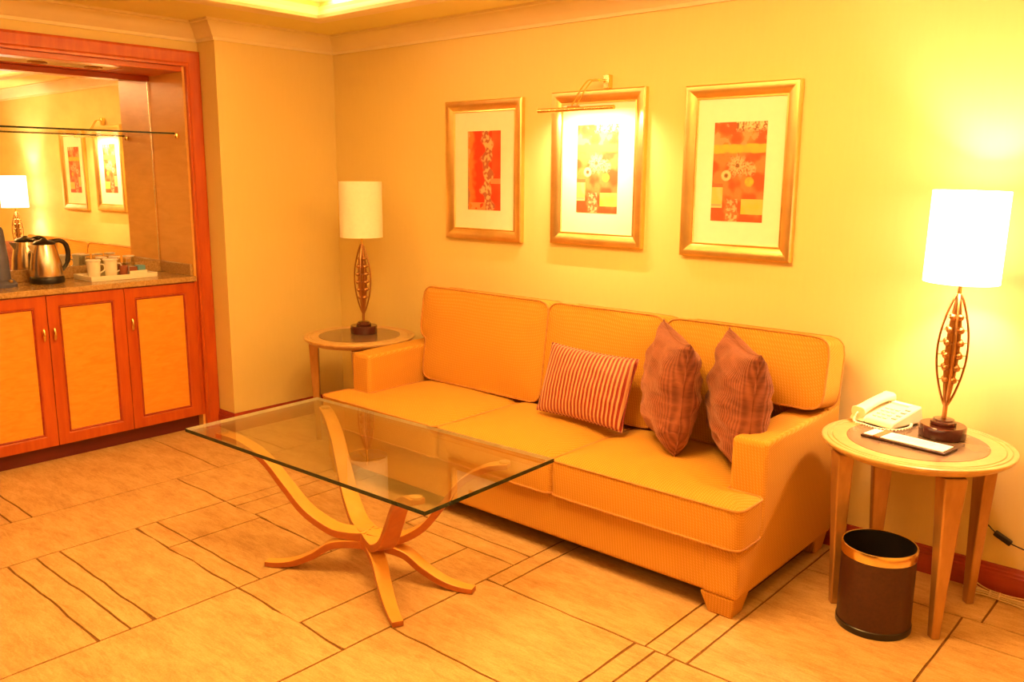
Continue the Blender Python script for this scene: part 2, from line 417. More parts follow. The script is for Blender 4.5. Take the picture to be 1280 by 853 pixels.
P += [(1.773, 2.4024, -2.75, -1.8605), (1.773, 2.4024, -4.2, -2.75), (1.773, 2.4024, YB, -4.2), (1.773, 2.155, -1.8605, -1.038), (2.155, 2.4024, -1.8605, -1.038),
      (1.773, 2.4024, -1.038, -.935), (1.773, 2.4024, -.935, 0)]
P += [(2.4024, 3.0733, -3.2, -1.6654), (2.4024, 3.0733, YB, -3.2), (2.4024, 3.0733, -1.6654, -1.1964),
      (3.0733, 3.1479, -2.6, -1.1964), (3.1479, 3.2217, -2.6, -1.1964), (3.2217, 3.825, -2.6, -1.1964), (3.0733, 3.825, -4.1, -2.6), (3.0733, 3.825, YB, -4.1)]
P += [(2.4024, 2.4852, -1.1964, 0), (2.4852, 3.108, -1.1964, 0), (3.108, 3.186, -1.1964, 0), (3.186, 3.263, -1.1964, 0),
      (3.263, 3.825, -1.1964, -.2902), (3.263, 3.884, -.2902, 0), (3.884, 4.6, -.2902, 0), (4.6, XR, -.2902, 0),
      (3.825, 4.5, -.4513, -.2902), (4.5, XR, -.4513, -.2902), (3.825, 4.5, -1.9, -.4513), (4.5, XR, -1.9, -.4513), (3.825, XR, -3.4, -1.9), (3.825, XR, YB, -3.4)]
for x0, x1, y0, y1 in P: panel(x0, x1, y0, y1)

# ------------------------------------------------------------------ niche with minibar cabinet
MX = -0.57       # mirror face
NT = 2.047       # soffit
m = MB(); m.box((-0.75, NY0 - 0.012, 0.0), (RX - 0.002, NY0 + 0.001, 2.155)); m.box((-0.75, NY1 - 0.001, 0.0), (RX - 0.002, NY1 + 0.012, 2.155))
struct('trim_4', m, M['veneer'])                     # veneered cheeks of the niche
m = MB(); m.box((-0.75, NY1 + 0.012, 0.0), (MX - 0.012, NY0 - 0.012, 2.155)); struct('wall_niche', m, M['veneer'])
# soffit: wooden border round plaster strip
ny0, ny1 = NY0 - 0.012, NY1 + 0.012
m = MB()
m.box((MX - 0.012, ny1, NT), (-0.49, ny0, 2.12)); m.box((-0.28, ny1, NT), (RX - 0.002, ny0, 2.12))
m.box((-0.49, -1.18, NT), (-0.28, ny0, 2.12)); m.box((-0.49, ny1, NT), (-0.28, -2.2, 2.12))
sof = struct('trim_5', m, M['cherry_h'], bevel=0.003)
m = MB(); m.box((-0.49, -2.2, NT + 0.003), (-0.28, -1.18, NT + 0.03)); obj('plaster_strip', m, M['moulding'], sof)
for k, y in enumerate((-1.29, -1.57, -1.85)):
    t = thing('recessed_downlight', ['brass ringed downlight in niche soffit nearest the yellow wall', 'brass ringed downlight in niche soffit, middle one', 'brass ringed downlight in niche soffit farthest from the yellow wall'][k], 'downlight', (-0.385, y, NT + 0.003), 0, 'downlights in the niche soffit')
    m = MB(); m.lathe([(0.028, 0), (0.045, 0), (0.047, -0.004), (0.043, -0.007), (0.030, -0.006), (0.028, 0)], 28, caps=False); obj('ring', m, M['bronze'], t, sm=40)
    m = MB(); m.lathe([(0.0, -0.001), (0.028, -0.001)], 24, caps=False); obj('lens', m, M['black'], t)
# casing
def casing(y0, y1, ztop):
    pr = [(0, 0), (0.085, 0), (0.085, 0.022), (0.072, 0.026), (0.05, 0.020), (0.022, 0.018), (0.012, 0.024), (0.0, 0.024)]
    mb = MB(); mb.sweep([(y1, 0), (y1, ztop), (y0, ztop), (y0, 0)], pr)   # offsets to the left
    return mb
# path in (y,z); offset to the outside of the opening
mb = casing(NY0, NY1, 2.075)
mb.xf(Matrix(((0, 0, 1, RX), (1, 0, 0, 0), (0, 1, 0, 0), (0, 0, 0, 1))))
struct('trim_6', mb, M['cherry'], sm=30)
m = MB(); m.box((MX - 0.012, ny1, 0.93), (MX, ny0, NT - 0.012))
t = thing('mirror', 'large wall mirror across the back of the minibar niche', 'mirror', (0, 0, 0)); obj('mirror_pane', m, M['mirror'], t)
m = MB(); m.box((MX - 0.010, ny0 - 0.012, 0.93), (MX + 0.006, ny0, NT - 0.012)); obj('edge_strip', m, M['steel'], t, bevel=0.002)
m = MB(); m.box((MX - 0.010, ny1, NT - 0.03), (MX + 0.008, ny0, NT)); obj('top_rail', m, M['cherry_h'], t, bevel=0.003)

cab = thing('minibar_cabinet', 'low red-orange wooden cabinet with pale veneered door panels in the mirrored niche', 'cabinet', (0, 0, 0))
m = MB(); m.box((MX, ny1, 0.089), (-0.2, ny0, 0.885)); obj('body', m, M['cherry'], cab)
m = MB(); m.box((-0.25, -0.903, 0.089), (RX + 0.003, NY0 - 0.0005, 0.885)); obj('filler_strip', m, M['cherry'], cab)
m = MB(); m.box((MX, ny1, 0.0), (-0.236, ny0, 0.088)); obj('plinth', m, M['plinth'], cab)
doors = [(-0.905, -1.312), (-1.316, -1.712), (-1.716, -2.112), (-2.116, -2.505)]
for k, (a, b) in enumerate(doors):
    x = RX + 0.004
    m = MB(); z0, z1, s = 0.09, 0.878, 0.062
    pth = [(b, z0), (a, z0), (a, z1), (b, z1)]
    # frame: inward offsets are to the left when walking a<-b
    m.sweep([(b, z0), (a, z0), (a, z1), (b, z1)], [(0, 0), (0, 0.020), (s - 0.012, 0.020), (s - 0.006, 0.017), (s, 0.009), (s, 0)], closed=True)
    m.xf(Matrix(((0, 0, 1, x - 0.02), (1, 0, 0, 0), (0, 1, 0, 0), (0, 0, 0, 1))))
    d = obj('door', m, M['cherry'], cab, sm=30)
    m = MB(); m.box((x - 0.02, b + s - 0.002, z0 + s - 0.002), (x - 0.010, a - s + 0.002, z1 - s + 0.002)); obj('door_panel', m, M['maple'], d, label='pale rippled veneer panel')
    m = MB(); m.sweep([(b + s - .003, z0 + s - .003), (a - s + .003, z0 + s - .003), (a - s + .003, z1 - s + .003), (b + s - .003, z1 - s + .003)], [(0, 0), (0, 0.006), (0.004, 0.009), (0.009, 0.004), (0.009, 0)], closed=True)
    m.xf(Matrix(((0, 0, 1, x - 0.011), (1, 0, 0, 0), (0, 1, 0, 0), (0, 0, 0, 1)))); obj('panel_bead', m, M['mahogany'], d, sm=30)
    hy = {0: -1.282, 1: -1.342, 2: -1.690 - 0.0, 3: -2.145}[k]
    if k == 1: hy = -1.690
    if k == 2: hy = -1.742
    if k == 0: hy = -1.285
    m = MB(); m.tube([(x - 0.002, hy, 0.70), (x + 0.012, hy, 0.70)], 0.006, 8)
    m.tube(crom([(x + 0.012, hy, 0.712), (x + 0.018, hy, 0.69), (x + 0.016, hy, 0.66), (x + 0.008, hy, 0.645)], 4), [0.006, 0.0065, 0.007, 0.007, 0.0075, 0.008, 0.008, 0.008, 0.0075, 0.007, 0.006, 0.005, 0.004][:13], 8)
    obj('handle', m, M['brass'], d, sm=50, label='small brass drop handle')
m = MB(); m.box((MX, ny1, 0.885), (-0.160, ny0, 0.915))
obj('worktop', m, M['granite'], None, bevel=0.004, label='speckled brown granite worktop on the cabinet in the niche', category='worktop')
m = MB(); m.box((MX, ny1, 0.9155), (MX + 0.014, ny0, 0.98)); m.box((MX + 0.014, ny0 - 0.014, 0.9155), (-0.2, ny0, 0.98))
struct('trim_7', m, M['granite'], bevel=0.002)
# glass shelf on brass bar
sh = thing('glass_shelf', 'clear glass shelf on thin brass rail across the niche mirror', 'shelf', (0, 0, 0))
m = MB(); m.box((-0.50, ny1 + 0.03, 1.712), (-0.262, ny0 - 0.022, 1.720)); obj('pane', m, [M['glass']], sh)
m = MB(); m.box((-0.2618, ny1 + 0.03, 1.7115), (-0.2608, ny0 - 0.022, 1.7205)); obj('pane_edge', m, M['glass_edge'], sh)
for y in (ny0 - 0.012, ny1 + 0.012):
    m = MB(); m.lathe([(0, -0.014), (0.012, -0.012), (0.014, 0), (0.012, 0.012), (0, 0.014)], 14); m.xf(Matrix.Translation((-0.262, y, 1.703))); obj('bracket', m, M['brass'], sh, sm=50)
# kettle
def kettle():
    t = thing('electric_kettle', 'brushed steel electric kettle with black handle, lid and base on worktop', 'kettle', (-0.44, -1.60, 0.915), R(0))
    m = MB(); m.lathe([(0.0, 0.0), (0.082, 0.0), (0.085, 0.006), (0.084, 0.03), (0.08, 0.036), (0, 0.036)], 32); obj('base', m, M['black'], t, sm=40)
    m = MB(); m.lathe([(0.0, 0.037), (0.079, 0.037), (0.080, 0.05), (0.074, 0.11), (0.062, 0.17), (0.052, 0.205), (0.0, 0.207)], 36)
    obj('body', m, M['steel'], t, sm=50)
    m = MB(); m.lathe([(0.0, 0.205), (0.054, 0.205), (0.055, 0.213), (0.045, 0.222), (0.02, 0.228), (0.012, 0.236), (0.0, 0.238)], 28); obj('lid', m, M['black'], t, sm=50)
    m = MB(); m.add([(-0.02, -0.045, 0.20), (0.02, -0.045, 0.20), (0.0, -0.085, 0.205), (-0.016, -0.058, 0.155), (0.016, -0.058, 0.155), (0.0, -0.06, 0.15)],
                    [(0, 1, 2), (0, 2, 3), (1, 4, 2), (3, 2, 4), (3, 4, 5), (0, 3, 4, 1)]); obj('spout', m, M['steel'], t)
    m = MB(); m.tube(crom([(0, 0.03, 0.215), (0, 0.075, 0.222), (0, 0.108, 0.20), (0, 0.118, 0.15), (0, 0.108, 0.10), (0, 0.08, 0.062)], 5), [0.012] * 10 + [0.013] * 10 + [0.010] * 6, 10)
    obj('handle', m, M['black'], t, sm=60)
kettle()
t = thing('blue_appliance', 'dark blue upright appliance on round base at left edge of worktop', 'appliance', (-0.42, -1.835, 0.915))
m = MB(); m.lathe([(0, 0), (0.075, 0), (0.078, 0.015), (0.06, 0.035), (0.0, 0.04)], 28); obj('base', m, M['blue'], t, sm=50)
m = MB(); m.lathe([(0, 0.035), (0.050, 0.036), (0.046, 0.15), (0.036, 0.29), (0.028, 0.305), (0, 0.31)], 28); obj('column', m, M['blue'], t, sm=50)
m = MB(); m.lathe([(0, 0), (0.012, 0), (0.012, 0.005), (0, 0.006)], 14); m.xf(Matrix.Translation((0.058, 0.028, 0.030)) @ Matrix.Rotation(R(25), 4, 'Y')); obj('button', m, M['steel'], t, label='small silver button')

# tray with cups
TZ = 0.915
t = thing('serving_tray', 'low white rectangular tray of cups and sachets on the granite worktop', 'tray', (-0.40, -1.25, TZ))
m = MB(); hx, hy = 0.115, 0.185
m.box((-hx, -hy, 0), (hx, hy, 0.008)); obj('tray_base', m, M['china'], t, bevel=0.003)
m = MB(); m.sweep([(-hx, -hy), (hx, -hy), (hx, hy), (-hx, hy)], [(0, 0.008), (0, 0.028), (0.008, 0.028), (0.016, 0.008)], closed=True); obj('rim', m, M['china'], t, bevel=0.002)
def cup(x, y, label):
    t = thing('coffee_cup', label, 'cup', (x, y, TZ + 0.0085), 0, 'white cups on the tray')
    m = MB(); m.lathe([(0, 0), (0.028, 0), (0.030, 0.004), (0.033, 0.04), (0.036, 0.095), (0.0345, 0.095), (0.031, 0.04), (0.027, 0.008), (0, 0.007)], 28); obj('bowl', m, M['china'], t, sm=50)
    m = MB(); m.tube(crom([(0, 0.033, 0.078), (0, 0.056, 0.072), (0, 0.058, 0.045), (0, 0.032, 0.03)], 5), 0.004, 8); obj('handle', m, M['china'], t, sm=60)
    m = MB(); m.lathe([(0, 0.0965), (0.038, 0.0965), (0.040, 0.10), (0.036, 0.106), (0.0, 0.108)], 28); obj('cup_cover', m, M['paper'], t, sm=40)
cup(-0.365, -1.385, 'white covered cup on the tray nearest the steel kettle')
cup(-0.365, -1.292, 'white covered cup on the tray, second from the kettle')
for k, (x, y) in enumerate([(-0.46, -1.30), (-0.46, -1.225), (-0.45, -1.15)]):
    t = thing('upturned_tumbler', ['upturned clear glass tumbler behind the second white cup', 'upturned clear glass tumbler, middle of the three at tray back', 'upturned clear glass tumbler at tray back nearest the niche side'][k], 'glass', (x, y, TZ + 0.0085), 0, 'tumblers at the back of the tray')
    m = MB(); m.lathe([(0.034, 0), (0.0355, 0), (0.030, 0.10), (0.0, 0.102), (0.0, 0.094), (0.027, 0.092), (0.034, 0)], 24, caps=False); obj('glass_wall', m, M['tumbler'], t, sm=50)
    m = MB(); m.lathe([(0, 0.1025), (0.030, 0.1025), (0.031, 0.106), (0.030, 0.108), (0, 0.108)], 20); obj('paper_cover', m, M['paper'], t, sm=40)
t = thing('coffee_sachet_holder', 'brown open-topped holder standing right of the white cups', 'holder', (-0.37, -1.222, TZ + 0.0085))
m = MB(); m.lathe([(0, 0), (0.022, 0), (0.026, 0.062), (0.024, 0.062), (0.020, 0.004), (0, 0.004)], 18); obj('cup_body', m, M['brownbox'], t, sm=40)
t = thing('sachet_box', 'small white box of tea sachets, brown and blue, right end of tray', 'box', (-0.375, -1.145, TZ + 0.0085))
m = MB(); m.box((-0.03, -0.05, 0), (0.03, 0.05, 0.004)); m.box((0.028, -0.05, 0.004), (0.03, 0.05, 0.03)); m.box((-0.03, -0.05, 0.004), (-0.028, 0.05, 0.03)); m.box((-0.028, -0.05, 0.004), (0.028, -0.048, 0.03)); m.box((-0.028, 0.048, 0.004), (0.028, 0.05, 0.03)); obj('box_shell', m, M['china'], t)
for k in range(4):
    m = MB(); m.box((-0.022 + 0.012 * k, -0.045, 0.0045), (-0.016 + 0.012 * k, -0.002, 0.052)); obj('sachet', m, M['brownbox'] if k % 2 else M['paper'], t)
    m = MB(); m.box((-0.022 + 0.012 * k, 0.002, 0.0045), (-0.016 + 0.012 * k, 0.045, 0.056)); obj('sachet', m, M['bluebox'], t, label='blue sachet')

# ------------------------------------------------------------------ sofa
def cushion(poly, t, crown, r, cell=0.035, edge=0.09, bulge=0.006, seed=0.0, puff_back=1.0):
    """poly: axis-aligned outline, CCW.  returns verts/faces (MB) in (u,v,w) and the two outlines"""
    us = sorted(set(round(p[0], 5) for p in poly)); vs_ = sorted(set(round(p[1], 5) for p in poly))
    def sub(a):
        out = []
        for i in range(len(a) - 1):
            n = max(1, round((a[i + 1] - a[i]) / cell)); out += [a[i] + (a[i + 1] - a[i]) * k / n for k in range(n)]
        return out + [a[-1]]
    # fine lines near the edges so that corners round well
    def fine(a):
        o = set(a)
        for e in a:
            for d in (0.012, 0.026):
                for s_ in (-1, 1):
                    q = e + s_ * d
                    if a[0] < q < a[-1]: o.add(round(q, 5))
        b = sorted(o); c = [b[0]]
        for q in b[1:]:
            if q - c[-1] > 0.006 or q in a: c.append(q)
        return c
    U = sub(fine(us)); W = sub(fine(vs_))
    def inside(x, y):
        c = False; n = len(poly)
        for i in range(n):
            (x1, y1), (x2, y2) = poly[i], poly[(i + 1) % n]
            if (y1 > y) != (y2 > y) and x < (x2 - x1) * (y - y1) / (y2 - y1) + x1: c = not c
        return c
    n = len(poly); corners = []
    for i in range(n):
        a, b, c = Vector(poly[i - 1]), Vector(poly[i]), Vector(poly[(i + 1) % n])
        d1 = (b - a).normalized(); d2 = (c - b).normalized()
        if d1.x * d2.y - d1.y * d2.x > 0: corners.append((b, (d2 - d1)))       # inward diagonal
    def dist(x, y):
        best = 9
        for i in range(n):
            a, b = Vector(poly[i]), Vector(poly[(i + 1) % n]); p = Vector((x, y)); ab = b - a
            k = max(0, min(1, (p - a).dot(ab) / ab.dot(ab))); best = min(best, (p - a - ab * k).length)
        return best
    def rnd(x, y):
        for b, dg in corners:
            sx = 1 if dg.x > 0 else -1; sy = 1 if dg.y > 0 else -1
            qx = r - (x - b.x) * sx; qy = r - (y - b.y) * sy
            if 0 < qx <= r + 1e-6 and 0 < qy <= r + 1e-6:
                k = max(qx, qy) / math.hypot(qx, qy); return b.x + sx * (r - qx * k), b.y + sy * (r - qy * k)
        return x, y
    idx = {}; mb = MB(); verts = []; faces = []; cells = set()
    for i in range(len(U) - 1):
        for j in range(len(W) - 1):
            if inside((U[i] + U[i + 1]) / 2, (W[j] + W[j + 1]) / 2): cells.add((i, j))
    def vid(i, j, top):
        k = (i, j, top)
        if k not in idx:
            x, y = U[i], W[j]; d = dist(x, y); rx, ry = rnd(x, y)
            h = t / 2 + crown * (1 - math.exp(-d / edge)) * (1 if top else puff_back) + (0.006 * noise.noise(Vector((x * 4 + seed, y * 4, seed))) if d > 1e-4 else 0)
            idx[k] = len(verts); verts.append((rx, ry, h if top else -h))
        return idx[k]
    nxt = {}
    for i, j in cells:
        faces.append((vid(i, j, 1), vid(i + 1, j, 1), vid(i + 1, j + 1, 1), vid(i, j + 1, 1)))
        faces.append((vid(i, j, 0), vid(i, j + 1, 0), vid(i + 1, j + 1, 0), vid(i + 1, j, 0)))
        for (di, dj, a, b) in ((0, -1, (i, j), (i + 1, j)), (1, 0, (i + 1, j), (i + 1, j + 1)), (0, 1, (i + 1, j + 1), (i, j + 1)), (-1, 0, (i, j + 1), (i, j))):
            if (i + di, j + dj) not in cells: nxt[a] = b
    st = next(iter(nxt)); loop = [st]; cur = nxt[st]
    while cur != st: loop.append(cur); cur = nxt[cur]
    L = len(loop); top = [vid(a, b, 1) for a, b in loop]; bot = [vid(a, b, 0) for a, b in loop]
    nor = []
    for k in range(L):
        p0 = Vector(verts[top[k - 1]]); p1 = Vector(verts[top[(k + 1) % L]]); d = (p1 - p0).normalized(); nor.append(Vector((d.y, -d.x, 0)))
    mids = []
    for lev in (0.5, 0.0, -0.5):
        row = []
        for k in range(L):
            p = Vector(verts[top[k]]) + nor[k] * bulge * (1 - lev * lev * 2); p.z = lev * t; row.append(len(verts)); verts.append(tuple(p))
        mids.append(row)
    rows = [top] + mids + [bot]
    for a, b in zip(rows, rows[1:]):
        for k in range(L):
            k2 = (k + 1) % L; faces.append((a[k], b[k], b[k2], a[k2]))
    mb.add(verts, faces)
    ot = [Vector(verts[top[k]]) + nor[k] * 0.003 for k in range(L)]; ob = [Vector(verts[bot[k]]) + nor[k] * 0.003 for k in range(L)]
    def thin(o):
        out = [o[0]]
        for p in o[1:]:
            if (p - out[-1]).length > 0.006: out.append(p)
        return out
    return mb, thin(ot), thin(ob)

sofa = thing('sofa', 'three-seater mustard woven sofa with square arms against the back wall', 'sofa', (2.12, -0.44, 0))
S0 = Vector((-2.12, 0.44, 0))
def sp(mb): return mb.xf(Matrix.Translation(S0))
SX0, SX1 = 0.99, 3.257
m = MB(); m.box((SX0 + 0.01, -0.862, 0.078), (SX1 - 0.01, -0.05, 0.262)); 
base_o = obj('base', sp(m), M['fabric'], sofa, bevel=0.015, seg=3)
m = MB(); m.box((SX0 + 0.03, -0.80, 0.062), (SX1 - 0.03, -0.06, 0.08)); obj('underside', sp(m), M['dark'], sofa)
for x0, nm in ((SX0, 'arm'), (SX1 - 0.135, 'arm')):
    m = MB(); prof = [(-0.04, 0.074), (-0.866, 0.074), (-0.866, 0.258), (-0.70, 0.262), (-0.695, 0.60), (-0.04, 0.615)]
    m.prism(prof, x0, x0 + 0.135); m.xf(Matrix(((0, 0, 1, 0), (1, 0, 0, 0), (0, 1, 0, 0), (0, 0, 0, 1))))
    obj('arm', sp(m), M['fabric'], sofa, bevel=0.018, seg=4)
m = MB(); m.prism([(-0.03, 0.10), (-0.20, 0.10), (-0.20, 0.5), (-0.11, 0.82), (-0.03, 0.82)], SX0 + 0.004, SX1 - 0.004); m.xf(Matrix(((0, 0, 1, 0), (1, 0, 0, 0), (0, 1, 0, 0), (0, 0, 0, 1))))
obj('back_frame', sp(m), M['fabric'], sofa, bevel=0.015, seg=3)
for (x, y, sx, sy) in ((SX0 + 0.01, -0.862, 1, 1), (SX1 - 0.01, -0.862, -1, 1), (SX0 + 0.01, -0.05, 1, -1), (SX1 - 0.01, -0.05, -1, -1)):
    m = MB(); a, b = 0.13, 0.12; top = [(x, y), (x + sx * a, y), (x + sx * a, y + sy * b), (x, y + sy * b)]
    i_ = 0.012; bt = [(x + sx * i_, y + sy * i_), (x + sx * (a - 0.028), y + sy * i_), (x + sx * (a - 0.028), y + sy * (b - 0.028)), (x + sx * i_, y + sy * (b - 0.028))]
    m.add([(p[0], p[1], 0) for p in bt] + [(p[0], p[1], 0.076) for p in top], [(0, 3, 2, 1), (4, 5, 6, 7), (0, 1, 5, 4), (1, 2, 6, 5), (2, 3, 7, 6), (3, 0, 4, 7)])
    obj('foot', sp(m), M['fabric'], sofa, bevel=0.005)
# seat cushions
YF, YA, YK = -0.885, -0.705, -0.27
b1, b2 = 1.806, 2.455
ax0, ax1 = SX0 + 0.139, SX1 - 0.139
seats = [[(SX0 - 0.012, YF), (b1 - 0.002, YF), (b1 - 0.002, YK), (ax0, YK), (ax0, YA), (SX0 - 0.012, YA)],
         [(b1 + 0.002, YF), (b2 - 0.002, YF), (b2 - 0.002, YK), (b1 + 0.002, YK)],
         [(b2 + 0.002, YF), (SX1 + 0.006, YF), (SX1 + 0.006, YA), (ax1, YA), (ax1, YK), (b2 + 0.002, YK)]]
for k, po in enumerate(seats):
    mb, ot, ob = cushion(po, 0.14, 0.035, 0.035, seed=k * 3.3)
    T = Matrix.Translation(S0 + Vector((0, 0, 0.336)))
    c = obj('seat_cushion', mb.xf(T), M['fabric'], sofa, sm=50)
    for o in (ot, ob):
        p = MB(); p.tube(o, 0.0048, 6, closed=True); obj('piping', p.xf(T), M['piping'], c, sm=60)
# back cushions (u = x, v = z, w = towards the room)
bz0, bz1, bzn = 0.425, 0.905, 0.635
backs = [[(1.135, bz0), (1.945, bz0), (1.945, bz1), (1.09, bz1), (1.09, bzn), (1.135, bzn)],
         [(1.950, bz0), (2.582, bz0), (2.582, bz1), (1.950, bz1)],
         [(2.588, bz0), (3.03, bz0), (3.03, bzn), (3.285, bzn), (3.285, bz1), (2.588, bz1)]]
for k, po in enumerate(backs):
    mb, ot, ob = cushion(po, 0.15, 0.022, 0.055, seed=10 + k * 2.1, puff_back=0.4)
    # lean: pivot at the seat
    B = Matrix(((1, 0, 0, 0), (0, 0, -1, 0), (0, 1, 0, 0), (0, 0, 0, 1)))
    T = Matrix.Translation(S0) @ Matrix.Translation((0, -0.265, 0.43)) @ Matrix.Rotation(R(-8), 4, 'X') @ Matrix.Translation((0, 0, -0.43)) @ B
    c = obj('back_cushion', mb.xf(T), M['fabric'], sofa, sm=50)
    for o in (ot, ob):
        p = MB(); p.tube(o, 0.0045, 6, closed=True); obj('piping', p.xf(T), M['piping'], c, sm=60)

# ------------------------------------------------------------------ scatter cushions
def pillow(name, label, wdt, hgt, thick, mat, mw, pinch=0.10, wr=0.006, seed=0, soft=False):
    n = 30; mb = MB(); vs = []; fs = []
    def pt(i, j, sgn):
        u = -1 + 2 * i / n; v = -1 + 2 * j / n
        u = math.sin(u * PI / 2) * 0.35 + u * 0.65; v = math.sin(v * PI / 2) * 0.35 + v * 0.65
        x = wdt / 2 * u * (1 - pinch * (1 - v * v) ** 1.0 * abs(u)); y = hgt / 2 * v * (1 - pinch * (1 - u * u) * abs(v))
        e = max(0, (1 - u * u) * (1 - v * v)); z = thick / 2 * e ** 0.42
        if soft and v < -0.35: q = (-v - 0.35) / 0.65; x *= 1 - 0.30 * q * q; y *= 1 - 0.04 * q
        z += wr * noise.noise(Vector((x * 9 + seed, y * 22, sgn * 3 + seed))) * min(1, e * 4)
        return (x, y, sgn * z)
    N = n + 1
    for i in range(N):
        for j in range(N): vs.append(pt(i, j, 1))
    back = {}
    for i in range(N):
        for j in range(N):
            if i in (0, n) or j in (0, n): back[(i, j)] = i * N + j
            else: back[(i, j)] = len(vs); vs.append(pt(i, j, -1))
    for i in range(n):
        for j in range(n):
            fs.append((i * N + j, (i + 1) * N + j, (i + 1) * N + j + 1, i * N + j + 1))
            fs.append((back[(i, j)], back[(i, j + 1)], back[(i + 1, j + 1)], back[(i + 1, j)]))
    mb.add(vs, fs)
    t = thing(name, label, 'cushion', (0, 0, 0)); t.matrix_world = mw
    c = obj('cover', mb, mat, t, sm=80)
    rim = [pt(i, 0, 0) for i in range(n)] + [pt(n, j, 0) for j in range(n)] + [pt(n - i, n, 0) for i in range(n)] + [pt(0, n - j, 0) for j in range(n)]
    p = MB(); p.tube(rim, 0.003, 6, closed=True); obj('seam', p, mat, c, sm=60)
    return t
def frame_m(o, ex, ey):
    ex = Vector(ex).normalized(); ey = Vector(ey); ey = (ey - ex * ey.dot(ex)).normalized(); ez = ex.cross(ey)
    return Matrix(((ex.x, ey.x, ez.x, o[0]), (ex.y, ey.y, ez.y, o[1]), (ex.z, ey.z, ez.z, o[2]), (0, 0, 0, 1)))
pillow('striped_cushion', 'small oblong cushion in red and gold stripes on the middle seat', 0.47, 0.31, 0.12, M['stripe'],
       frame_m((2.31, -0.465, 0.605), (1, -0.02, -0.02), (0.03, 0.33, 1)), 0.05, 0.004, 1)
pillow('velvet_cushion', 'brown ribbed velvet cushion, the one next to the striped cushion', 0.47, 0.47, 0.21, M['velvet'],
       frame_m((2.742, -0.485, 0.668), (0.287, -0.302, -0.015), (-0.03, 0.10, 1)), 0.13, 0.02, 4, True)['group'] = 'velvet cushions on the sofa'
pillow('velvet_cushion', 'brown ribbed velvet cushion, the one touching the right sofa arm', 0.47, 0.47, 0.205, M['velvet'],
       frame_m((3.030, -0.480, 0.668), (0.280, -0.325, -0.015), (-0.03, 0.10, 1)), 0.13, 0.02, 9, True)['group'] = 'velvet cushions on the sofa'

# ------------------------------------------------------------------ coffee table
gc = Vector((2.006, -1.459, 0)); ga = R(2.2)
ct = thing('coffee_table', 'glass-topped coffee table on curved blond bentwood legs', 'table', gc)
m = MB(); hx, hy = 0.66, 0.322
Rz = Matrix.Rotation(ga, 4, 'Z')
m.box((-hx, -hy, 0.500), (hx, hy, 0.512)); me = m.xf(Rz)
top = obj('glass_top', me, [M['table_glass']], ct)
m = MB(); e = 0.0012
m.box((-hx - e, -hy - e, 0.4995), (hx + e, -hy, 0.5125)); m.box((hx, -hy, 0.4995), (hx + e, hy, 0.5125)); m.box((-hx - e, hy, 0.4995), (hx + e, hy + e, 0.5125)); m.box((-hx - e, -hy, 0.4995), (-hx, hy, 0.5125))
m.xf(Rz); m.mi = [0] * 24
for q_, f_ in ((0, 4), (1, 5), (2, 2), (3, 3)): m.mi[q_ * 6 + f_] = 1  # inner faces painted pale, imitating light reflected at the far edges
obj('glass_edge', m, [M['glass_edge'], M['glass_edge_lit']], top, label='dark green polished glass edge')
def blade(prof, ang, wid, th, nm, mats, parent=ct, tw=None):
    pts = crom([(r_, z_, 0) for r_, z_ in prof], 7); mb = MB(); vs = []; fs = []; n = len(pts)
    d = Vector((math.cos(ang), math.sin(ang), 0)); s_ = Vector((-d.y, d.x, 0)); o = Vector((0.044, 0.0, 0))
    for i, p in enumerate(pts):
        t_ = (pts[min(i + 1, n - 1)] - pts[max(i - 1, 0)]).normalized(); nr = Vector((-t_.y, t_.x))
        k = i / (n - 1); w_ = wid[0] + (wid[1] - wid[0]) * k; h_ = th[0] + (th[1] - th[0]) * k
        for a, b in ((-1, -1), (1, -1), (1, 1), (-1, 1)):
            q = Vector((p.x + nr.x * b * h_ / 2, p.y + nr.y * b * h_ / 2))
            vs.append(o + d * q.x + s_ * (a * w_ / 2) + Vector((0, 0, q.y)))
    for i in range(n - 1):
        for k in range(4):
            k2 = (k + 1) % 4; fs.append((i * 4 + k, i * 4 + k2, (i + 1) * 4 + k2, (i + 1) * 4 + k))
    fs += [(3, 2, 1, 0), tuple((n - 1) * 4 + k for k in range(4))]
    mb.add(vs, fs); mb.mi = [0 if i < 4 * (n - 1) and i % 4 == 2 else 1 for i in range(len(fs))]  # top face light; sides, underside and ends carry shade painted into the wood colour
    return obj(nm, mb, [mats, M['bent_shaded']], parent, bevel=0.003)
armp = [(0.0, 0.165), (0.08, 0.157), (0.16, 0.165), (0.27, 0.222), (0.36, 0.315), (0.45, 0.410), (0.56, 0.468), (0.66, 0.486)]
armc = [(r_ * 0.98, z_) for r_, z_ in armp]
H = Vector((2.05, -1.459))
for (tx, ty, sc) in ((1.44, -1.71, 1.0), (1.40, -1.185, 1.02), (2.575, -1.68, 0.83), (2.56, -1.20, 0.82)):
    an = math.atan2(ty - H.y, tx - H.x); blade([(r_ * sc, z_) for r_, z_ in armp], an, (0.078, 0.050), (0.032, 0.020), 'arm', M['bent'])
    dd = Vector((math.cos(an), math.sin(an))) * (0.64 * sc)
    m = MB(); m.lathe([(0, 0.492), (0.02, 0.492), (0.02, 0.4995), (0, 0.4995)], 16, (0.044 + dd.x, dd.y)); obj('glass_pad', m, M['table'], ct)
footp = [(0.0, 0.125), (0.06, 0.127), (0.15, 0.112), (0.22, 0.066), (0.30, 0.028), (0.37, 0.013), (0.425, 0.0125)]
for (tx, ty) in ((1.69, -1.68), (1.69, -1.22), (2.43, -1.655), (2.43, -1.31)):
    an = math.atan2(ty - H.y, tx - H.x); blade(footp, an, (0.066, 0.040), (0.032, 0.020), 'foot', M['bent'])
